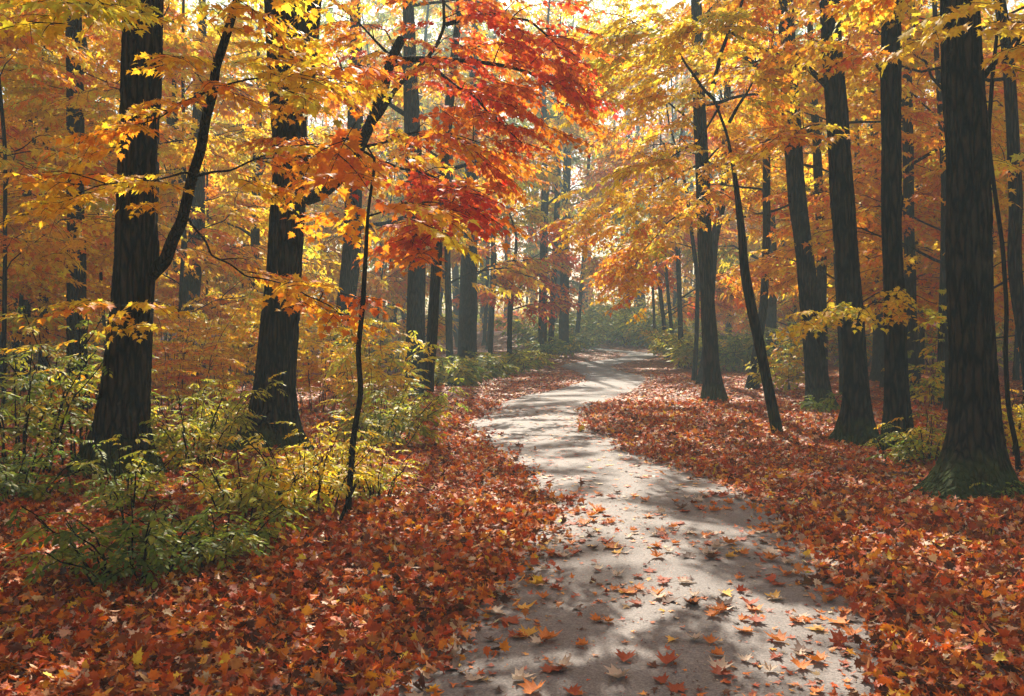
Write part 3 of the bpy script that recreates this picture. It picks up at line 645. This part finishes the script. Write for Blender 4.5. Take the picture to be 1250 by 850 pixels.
tree('sapling','thin winding bare stem standing in the yellow green plants, left foreground',424,632,8,
     [(427,590),(432,530),(441,480),(437,430),(443,370),(446,320),(449,260),(459,190)],'orange',d=7.6,H=3.2,crown=(2.5,3.1,.5,6),limbs=3,flare=.1,cat='sapling',bark=M_TWIG,lv=0)
tree('sapling','short crooked black stick poking from the leaves beside the winding stem',411,655,5,[(417,632),(424,612),(434,592)],'lime',d=7.2,H=.25,crown=(0,0,0,0),flare=.1,cat='stick',bark=M_TWIG,lv=0)
for i,(u,v,w,tp) in enumerate([(815,439,6,802),(823,440,5,812),(800,437,4,796),(832,447,7,828)]):
    tree('misty_tree',['thin misty trunk leaning left with orange boughs, right of the far path bend','slimmer misty trunk paired right of the leaning misty one','faintest thin trunk nearest the far path bend on the right','darker misty trunk left of the crooked slim stem'][i],
      u,v,w,[(u+(tp-u)*.4,390),(tp,320),(tp-4,220)],['orange','redorange','gold','orange'][i],H=12,d=[46,44,54,38][i],crown=([1.6,1.4,2,1.8][i],11,3,220),flare=.4,bark=M_BARK2,side=0)

# ---- filler trees standing deeper in the wood on both sides
NAMED=list(TREES)
for k,(x,y) in enumerate([(-4.6,3.2),(-5.4,-2.5),(-3.2,-7),(1.8,-8.5),(4.6,-4),(5.2,2.4),(7.2,6.0),(-8.6,6.5),(-9.5,0),(9.5,-1)]):  # unseen trees added overhead to darken the near haze and foreground
    b0=Foliage(); gz=float(ground(x,y)); r0=empty('unseen_shade_tree',(x,y,gz)); tag(r0,'unseen tree added beside the viewer to dim the foreground light','tree','unseen shade trees added around the viewer')
    P0=wob([(x,y,gz-.2),(x+rng.normal(0,.2),y,6),(x,y+rng.normal(0,.3),15)],.03,per=2)
    wood('trunk',P0,np.linspace(.26,.08,len(P0)),16,.4,M_BARK,r0,flare=.8,lobes=[(1,.5),(3,.6),(5,.4)],base_z=gz)
    for j in range(9):
        az=j*2.4; zz=6.8+j*.9; e=np.array([math.cos(az),math.sin(az),0])*rng.uniform(2.8,4.2)
        LP=wob([(x,y,zz),np.array([x,y,zz+.5])+e*.5,np.array([x,y,zz+.8])+e],.05,per=.8)
        wood('limb',LP,[.07,.02],6,.5,M_BARK,r0); sprays_along(b0,LP,30,.2,1.6,'gold',2,scale=1.3,vj=.25,pal2='orange')
    b0.build(r0)
def filler(n,yr,xr,sidename,w=(.08,.22),H=(10,15),cr=(2.2,3.2),ns=230,z0=(1.,2.2),pals=('orange','gold','mix','yellow','gold','orange','gold','yellow'),mist=False):
    placed=[]
    tries=0
    while len(placed)<n and tries<4000:
        tries+=1
        y=rng.uniform(*yr); lo,hi=xr(y); x=rng.uniform(lo,hi)
        if any((x-a)**2+(y-b)**2<(2.3 if not mist else 3.5)**2 for a,b in placed): continue
        if any(math.hypot(x-t[0].location.x,y-t[0].location.y)<1.6 for t in NAMED): continue
        placed.append((x,y))
    for (x,y) in placed:
        u=625+x/y*F; v=HZ+EYE/y*F; wpx=rng.uniform(*w)*F/y
        pal=pals[rng.integers(len(pals))]; h=rng.uniform(*H)
        ln=rng.normal(0,10)
        tree('misty_tree' if mist else 'forest_tree','',u,v,wpx,[(u+ln*.2,v-150/y*8),(u+ln*.6,v-600/y*5),(u+ln,v-900/y*6)],pal,H=h,d=y,
             crown=(rng.uniform(*z0),h-1,rng.uniform(*cr),ns),flare=.5,bark=M_BARK2,pal2=pals[rng.integers(len(pals))],limbs=11,lscale=1.12)
filler(14,(16,30),lambda y:(-.60*y-2,-5.2-.10*y),'left')
filler(28,(29,58),lambda y:(-.60*y-2,-4.5-.04*y),'left',ns=250,z0=(.7,1.8))
filler(12,(17,30),lambda y:(5.5+.12*y,.60*y+2),'right')
filler(28,(29,58),lambda y:(6.5+.14*y,.60*y+2),'right',ns=250,z0=(.7,1.8))
filler(7,(58,76),lambda y:(-.2*y,.02*y),'far',mist=True,ns=240,H=(24,30),cr=(3.4,4.6),z0=(6,9),pals=('gold','olive','olive','mix','lime'),w=(.25,.5))
filler(10,(76,94),lambda y:(-.12*y,.30*y),'far',mist=True,ns=280,H=(31,38),cr=(4,5.5),z0=(2,6),pals=('olive','green','olive','gold','lime'),w=(.25,.5))
filler(7,(60,76),lambda y:(12.5,.40*y),'far',mist=True,ns=260,H=(20,26),cr=(3.5,4.8),z0=(2,4),pals=('gold','orange','mix'),w=(.25,.45))
# descriptive, distinct labels for them
cn=dict(orange='orange',gold='golden',mix='motley',yellow='yellow',redorange='russet',olive='olive',lime='lime',green='green')
fl=[t for t in TREES if not t[0].get('label')]
marks=[(95,'the smooth grey trunk'),(165,'the curving limb trunk'),(243,'the orange screened trunk'),(350,'the twin leader trunk'),(432,'the right leaning trunk'),
       (508,'the straight brown trunk'),(572,'the broad misty trunk'),(690,'the misty trunk cluster'),(780,'the far path bend'),(862,'the dark flared trunk'),(905,'the crooked leaning trunk'),(970,'the fern footed trunk'),(1025,'the long limbed trunk'),(1090,'the rough straight trunk'),(1180,'the massive mossy trunk')]
byl={}
for t in fl:
    u=t[1]; d=t[2]
    L=[m for m in marks if m[0]<=u]; Rm=[m for m in marks if m[0]>u]
    if L and Rm: w='between '+L[-1][1]+' and '+Rm[0][1]
    elif Rm: w='left of '+Rm[0][1]
    else: w='right of '+L[-1][1]
    dist='near' if d<24 else ('middle' if d<38 else ('distant' if d<57 else 'misty'))
    byl.setdefault((dist,cn[t[3]],w),[]).append(t)
for (dist,c,w),ts in byl.items():
    ts.sort(key=lambda t:t[2])
    for k,t in enumerate(ts):
        o=['','second nearest ','third nearest ','fourth nearest ','farthest '][min(k,4)] if len(ts)>1 else ''
        tag(t[0],(o+dist+' '+c+' leaved tree '+w).strip(),'tree','trees deep in the autumn wood')

# ================================================================== SHRUBS AND PLANTS
def shrub(name,label,u,v,d,n,h,spread,pal,lv=0,kind='herb',per=9,scale=1.,lean=(0,0),cat='shrub',group=None,pal2=None,mat=None,sr=.009,t0=.25,arch=.5,x=None):
    b=at(u,v,d) if x is None else np.array([x,d,0]); gz=float(ground(b[0],b[1])); base=np.array([b[0],b[1],gz])
    root=empty(name,base); tag(root,label,cat,group); fol=Foliage(); near=lv==0 and n>5; n=int(n*1.5) if near else n; scale=scale*(.92 if near else 1.1)
    h=h*(.88 if near else 1)
    for k in range(n):
        az=k*2.4+rng.uniform(-.4,.4); rad=spread*math.sqrt((k+.5)/n)
        o=np.array([math.cos(az),math.sin(az),0]); b0=base+o*rad*.35; hh=h*rng.uniform(.65,1.1)
        tip=base+o*rad*(1+.2*arch)+np.array([lean[0]*hh,lean[1]*hh,hh]); mid=base+o*rad*.62+np.array([lean[0]*hh*.4,lean[1]*hh*.4,hh*.6])
        b0[2]=float(ground(b0[0],b0[1]))-.02
        Pp=wob([b0,mid,tip],.012,per=.15)
        wood('stem',Pp,np.linspace(sr,sr*.35,len(Pp)),5,.12,M_TWIG,root)
        t=np.sort(t0+(1-t0)*rng.random(per)); t[-1]=1.
        p,dd=polyfrac(Pp,t); a=np.arange(per)*2.4+rng.uniform(0,6)
        a=np.where(rng.random(per)<.35,az+rng.normal(0,.5,per),a)
        cols=pick(pal,per)
        if pal2: cols=np.where((rng.random(per)<.35)[:,None],pick(pal2,per),cols)
        fol.add(p,a,rng.normal(-.05,.2,per),scale*rng.uniform(.7,1.15,per)*(1.15-.5*t),cols,kind,lv)
    fol.build(root,mat or M_HERB); return root
G='leafy plants on the left bank'
# near dark green plant
shrub('plant','dark green broad leaved plant low in the fallen leaves, left foreground',165,715,5.7,12,.58,.62,'dark',per=7,scale=.72,group=G,pal2='green',t0=.4)
shrub('plant','drooping dark green plant right of the darkest one, left foreground',262,700,6.1,9,.5,.55,'green',per=7,scale=.75,group=G,pal2='olive',t0=.4)
shrub('seedling','tiny seedling with seven yellow leaves in the fallen leaves, bottom left',90,748,5.3,1,.12,.05,'yellow',per=3,scale=.35,cat='seedling',t0=.6)
shrub('plant','tall upright green and yellow plant at the foot of the big left trunk',150,640,7.6,6,.75,.35,'olive',per=9,scale=.62,group=G)
shrub('plant','bright yellow green plant with slender stems below the twin leader tree',372,655,7.6,11,.82,.62,'herb',per=8,scale=.72,group=G,pal2='yellow')
shrub('plant','shaded green plant spreading left of the bright yellow green one',300,650,7.4,10,.66,.6,'lime',per=8,scale=.72,group=G,pal2='olive')
shrub('plant','sunlit yellow plant left of the winding bare stem',410,612,8.8,8,.75,.5,'yellow',per=8,scale=.66,group=G,pal2='herb')
shrub('plant','yellow green plant behind the winding bare stem, at the leaf bank edge',458,625,8.4,7,.5,.4,'herb',per=7,scale=.6,group=G)
shrub('plant','feathery green plant between the two biggest left trunks',235,575,10.2,12,1.05,.85,'olive',per=9,scale=.85,group=G,pal2='herb')
shrub('plant','pale green plant leaning right of the thick left trunk',285,548,12.2,10,1.1,.8,'lime',per=9,scale=.9,group=G,pal2='olive')
shrub('bush','arching lime green bush right of the winding stem, reaching toward the path',470,555,12.3,14,1.0,.85,'olive',per=9,scale=.95,group=G,pal2='lime',lean=(.25,0))
shrub('bush','tall yellow leaved bush in front of the straight brown trunk',458,520,15.5,16,2.0,.95,'yellow',per=11,lv=1,scale=1.0,group=G,pal2='lime')
shrub('bush','dense green shrub with dark stems filling the left edge',22,580,9.6,11,1.85,1.0,'olive',per=11,scale=.95,sr=.014,group=G,pal2='green',t0=.3)
shrub('bush','green shrub with golden tips against the thick left trunk',98,560,10.4,9,1.9,.8,'olive',per=10,scale=.95,sr=.014,group=G,pal2='gold',t0=.3)
shrub('bush','shadowy low shrub at the left edge under the taller green one',15,610,8.2,10,.6,.7,'dark',per=8,scale=.8,group=G,pal2='green')
shrub('bush','orange and yellow bush behind the thick left trunk',215,500,17,14,2.1,1.3,'gold',per=10,lv=1,kind='maple',scale=.8,group=G,pal2='orange')
shrub('bush','golden bush left of the right leaning trunk',385,500,18,14,2.2,1.2,'gold',per=10,lv=1,kind='maple',scale=.8,group=G,pal2='yellow')
shrub('bush','yellow bush behind the twin leader tree on the left side',275,480,22,14,2.6,1.5,'yellow',per=10,lv=1,kind='maple',scale=.9,group=G,pal2='gold')
# right side
G2='leafy plants on the right bank'
shrub('plant','green and yellow plant at the left foot of the massive mossy trunk',1132,592,10.3,9,.62,.5,'olive',per=8,scale=.75,group=G2,pal2='yellow')
shrub('plant','thin leaved sprig in front of the rough straight trunk foot',1092,592,10.2,4,.42,.3,'olive',per=6,scale=.6,group=G2)
shrub('plant','small fern like sprig at the foot of the left leaning trunk',1006,508,17.2,6,.45,.35,'green',per=6,scale=.8,lv=1,group=G2)
shrub('bush','yellow green bush in the leaves between the crooked trunk and the fern footed trunk',960,478,23.5,12,1.4,.9,'lime',per=9,lv=1,scale=1.2,group=G2,pal2='yellow')
shrub('plant','yellow plant beside the winding stem at the right edge',1238,560,10.8,8,.95,.45,'yellow',per=8,scale=.8,group=G2,pal2='lime')
shrub('plant','yellow sprigged plant between the rough trunk and the massive trunk',1132,478,19,8,1.5,.8,'yellow',per=8,lv=1,scale=1.1,group=G2,pal2='olive')
shrub('plant','dark low leaves at the right foot of the massive mossy trunk',1228,618,8.3,7,.2,.35,'dark',per=5,scale=.5,group=G2)
# banks of bushes further away
i=0
def bank(u,v,h,s,pal,lab,pal2=None,n=14,sc_=1.6):
    d=EYE*F/(v-HZ)
    shrub('bush',lab,u,v,d,n,h,s,pal,lv=2,kind='herb',per=9,scale=sc_,group='misty bushes under the trees',pal2=pal2,sr=.015)
bank(640,452,.75,1.0,'lime','rounded grey green bush nearest the path bend on the left','green')
bank(606,459,.75,1.1,'olive','low olive green bush right of the broad misty trunk','olive')
bank(575,464,.75,1.0,'olive','low green bush at the foot of the broad misty trunk','green')
bank(545,472,.8,.9,'lime','green bush beside the slimmer leaning trunk','green')
bank(672,441,1.0,1.6,'green','misty green bush at the foot of the misty trunk cluster','olive')
bank(705,436,1.3,1.9,'green','far misty bush left of the last path bend','olive',n=18)
bank(838,446,1.6,1.8,'olive','yellow green bush right of the far path bend','lime',n=18)
bank(850,452,1.6,2.0,'lime','lime bush behind the dark flared trunk','olive',n=16)
bank(822,440,1.5,1.6,'olive','misty bush closest to the far path bend on the right','gold',n=16)
bank(893,455,1.6,2.2,'green','shaded green bush between the flared and the crooked trunks','dark',n=16)
bank(925,452,1.8,2.4,'green','shaded green bush behind the slim flared foot trunk','olive',n=16)
bank(1045,450,2.0,2.6,'olive','dim olive bush behind the tall long limbed trunk','gold',n=16)
bank(1150,450,2.2,3.0,'olive','dim bush in the gap left of the massive trunk','redorange',n=16)
bank(1230,455,2.2,3.0,'olive','dim bush right of the massive trunk near the edge','gold',n=16)
bank(985,448,2.0,2.4,'olive','dim bush behind the fern footed trunk','yellow',n=16)
bank(480,455,2.2,2.4,'olive','dim yellow green bush behind the yellow leaved bush','yellow',n=16)
bank(350,455,2.4,2.8,'gold','dim golden bush far behind the twin leader tree','olive',n=16)
bank(265,455,2.4,2.8,'olive','dim olive bush far behind the orange bush','gold',n=16)
bank(120,455,2.4,2.8,'gold','dim golden bush behind the thick left trunk','olive',n=16)
bank(30,458,2.4,2.4,'olive','dim olive bush behind the slim pair at the left edge','gold',n=16)

for (u_,d_,h_,s_,p_,l_) in ((775,68,2.6,3.2,'olive','pale misty bush just beyond the end of the visible path'),(812,64,2.4,2.8,'green','grey green misty bush right of the last visible path stretch'),
        (735,72,3.0,3.4,'green','tall misty green thicket closing the path on its left'),(700,66,2.4,3.0,'olive','misty olive thicket behind the far trunk cluster'),(660,64,2.4,3.0,'green','misty green thicket seen between the far cluster trunks'),
        (752,80,4.0,3.6,'olive','highest misty thicket at the very end of the path')):
    shrub('bush',l_,u_,425,d_,20,h_,s_,p_,lv=2,kind='herb',per=10,scale=2.6,group='misty bushes under the trees',pal2='lime',sr=.015)
# far wood closing the view: one mass of leaves and stems
def woodland():
    Vs=[];Ts=[];Cs=[];off=0
    V0,T0=leaf_maple(2); V0=curl(V0,.2,.2)
    n=210000
    a=rng.uniform(-1,1,n); y=rng.uniform(90,125,n)-np.abs(a)*25*rng.random(n); x=a*.75*y
    y=np.where(np.abs(x)>40, y-rng.uniform(0,30,n),y)
    z=42*rng.random(n)**1.1; 
    cl=vn(x*1.,z+y*.3,2.2,2.)
    k=(cl>.35)|(rng.random(n)<.25); x,y,z=x[k],y[k],z[k]; n=len(x)
    z=np.maximum(z,ground(x,y)+.2)
    Rm=rotm(rng.uniform(0,6.28,n),rng.uniform(.1,.9,n),rng.normal(0,.4,n))*(.62*rng.uniform(.6,1.3,n))[:,None,None]
    V=np.einsum('nij,vj->nvi',Rm,V0)+np.stack([x,y,z],1)[:,None,:]
    h=vn(x,z,6,4.)
    c=np.where((h>.62)[:,None],pick('redorange',n),np.where((h<.45)[:,None],pick('olive',n),pick('gold',n)))*np.exp(rng.normal(0,.2,(n,1)))
    C=np.repeat(np.clip(c,0,.85)[:,None,:],len(V0),1)
    T=T0[None]+(np.arange(n)*len(V0))[:,None,None]
    Vs.append(V.reshape(-1,3));Ts.append(T.reshape(-1,3));Cs.append(C.reshape(-1,3)); ms=[np.zeros(T.shape[0]*T.shape[1],int)]; off=len(Vs[0])
    n=26000                                   # unseen leaves added behind the viewer to cut ambient light on the trunks
    x=rng.uniform(-34,34,n); y=rng.uniform(-34,-7,n); y=np.where(np.abs(x)>16,rng.uniform(-34,6,n),y); z=1+17*rng.random(n)
    k=(vn(x,z+y*.3,2.2,2.)>.4)&((np.abs(x)>16)|(y<-8)); x,y,z=x[k],y[k],z[k]; n=len(x)
    Rm=rotm(rng.uniform(0,6.28,n),rng.uniform(.1,.9,n),rng.normal(0,.4,n))*(.62*rng.uniform(.6,1.3,n))[:,None,None]
    V=np.einsum('nij,vj->nvi',Rm,V0)+np.stack([x,y,z],1)[:,None,:]
    C=np.repeat(np.clip(pick('gold',n)*np.exp(rng.normal(0,.2,(n,1))),0,.85)[:,None,:],len(V0),1)
    T=T0[None]+(np.arange(n)*len(V0))[:,None,None]+off
    Vs.append(V.reshape(-1,3));Ts.append(T.reshape(-1,3));Cs.append(C.reshape(-1,3)); ms.append(np.zeros(n*len(T0),int)); off+=n*len(V0)
    for i in range(150):
        yy=rng.uniform(92,122); xx=rng.uniform(-.7,.7)*yy; r=rng.uniform(.15,.35); g=float(ground(xx,yy))
        Pp=wob([(xx,yy,g-.3),(xx+rng.normal(0,.4),yy,g+8),(xx+rng.normal(0,1),yy,g+32)],.1,per=3)
        Vt,Q,cap=tube(Pp,np.linspace(r,r*.4,len(Pp)),6,rough=.02)
        Tt=np.concatenate([Q[:,[0,1,2]],Q[:,[0,2,3]]])+off; Vs.append(Vt);Ts.append(Tt);Cs.append(np.full((len(Vt),3),.03)); ms.append(np.ones(len(Tt),int)); off+=len(Vt)
    tag(mesh_obj('far_woodland',np.concatenate(Vs),np.concatenate(Ts),[M_LEAF,M_BARK2],None,np.concatenate(Cs),np.concatenate(ms)),'hazy mass of far autumn trees beyond the path, plus unseen leaves added behind the viewer','woodland',kind='stuff')
woodland()

# ================================================================== AIR
def haze(density,color=(.86,.89,.92)):
    x0,x1,y0,y1,z0,z1=-158,158,-38,198,-2.2,46
    V=[(x,y,z) for x in (x0,x1) for y in (y0,y1) for z in (z0,z1)]
    Q=[(0,1,3,2),(4,6,7,5),(0,4,5,1),(2,3,7,6),(0,2,6,4),(1,5,7,3)]
    m,nt,out=newmat('haze_air'); p=nt.nodes.new('ShaderNodeVolumePrincipled')
    p.inputs['Density'].default_value=density; p.inputs['Color'].default_value=(*color,1); p.inputs['Anisotropy'].default_value=.0
    nt.links.new(p.outputs[0],out.inputs['Volume'])
    o=mesh_obj('haze',np.array(V,float),np.array(Q),[m]); tag(o,'thin pale morning haze between the trees','haze',kind='stuff'); return o
haze(.0046,(.48,.68,.76))

# ================================================================== LIGHT, SKY, CAMERA
SUN_EL=R(38); SUN_AZ=R(2)            # ahead of the viewer, over the open course of the path
w=bpy.data.worlds.new('World'); sc.world=w; w.use_nodes=True; nt=w.node_tree
bg=nt.nodes['Background']; sky=nt.nodes.new('ShaderNodeTexSky'); sky.sky_type='NISHITA'; sky.sun_disc=False
sky.sun_elevation=SUN_EL; sky.sun_rotation=-SUN_AZ; sky.dust_density=2.5; sky.air_density=1.2
nt.links.new(sky.outputs[0],bg.inputs['Color']); bg.inputs['Strength'].default_value=.085
from mathutils import Vector
sd=Vector((-math.sin(SUN_AZ)*math.cos(SUN_EL),math.cos(SUN_AZ)*math.cos(SUN_EL),math.sin(SUN_EL)))
ld=bpy.data.lights.new('sun','SUN'); ld.energy=5; ld.angle=R(.53); ld.color=(1,.90,.74)
lo=link(bpy.data.objects.new('sun',ld)); lo.rotation_euler=(-sd).to_track_quat('-Z','Y').to_euler(); lo.location=(0,0,28)
cd=bpy.data.cameras.new('camera'); cd.sensor_width=36; cd.lens=36*F/1250; cd.shift_y=-(425-HZ)/1250; cd.clip_end=1000; cd.clip_start=.05
co=link(bpy.data.objects.new('camera',cd)); co.location=(0,0,EYE); co.rotation_euler=(R(90),0,0); sc.camera=co
vs=sc.view_settings; vs.view_transform='Standard'; vs.look='None'; vs.gamma=1; vs.use_curve_mapping=False; vs.exposure=1.6
cy=sc.cycles; cy.max_bounces=8; cy.diffuse_bounces=4; cy.glossy_bounces=2; cy.transmission_bounces=4; cy.volume_bounces=1; cy.transparent_max_bounces=4
cy.use_denoising=True; cy.sample_clamp_indirect=6; cy.caustics_reflective=False; cy.caustics_refractive=False
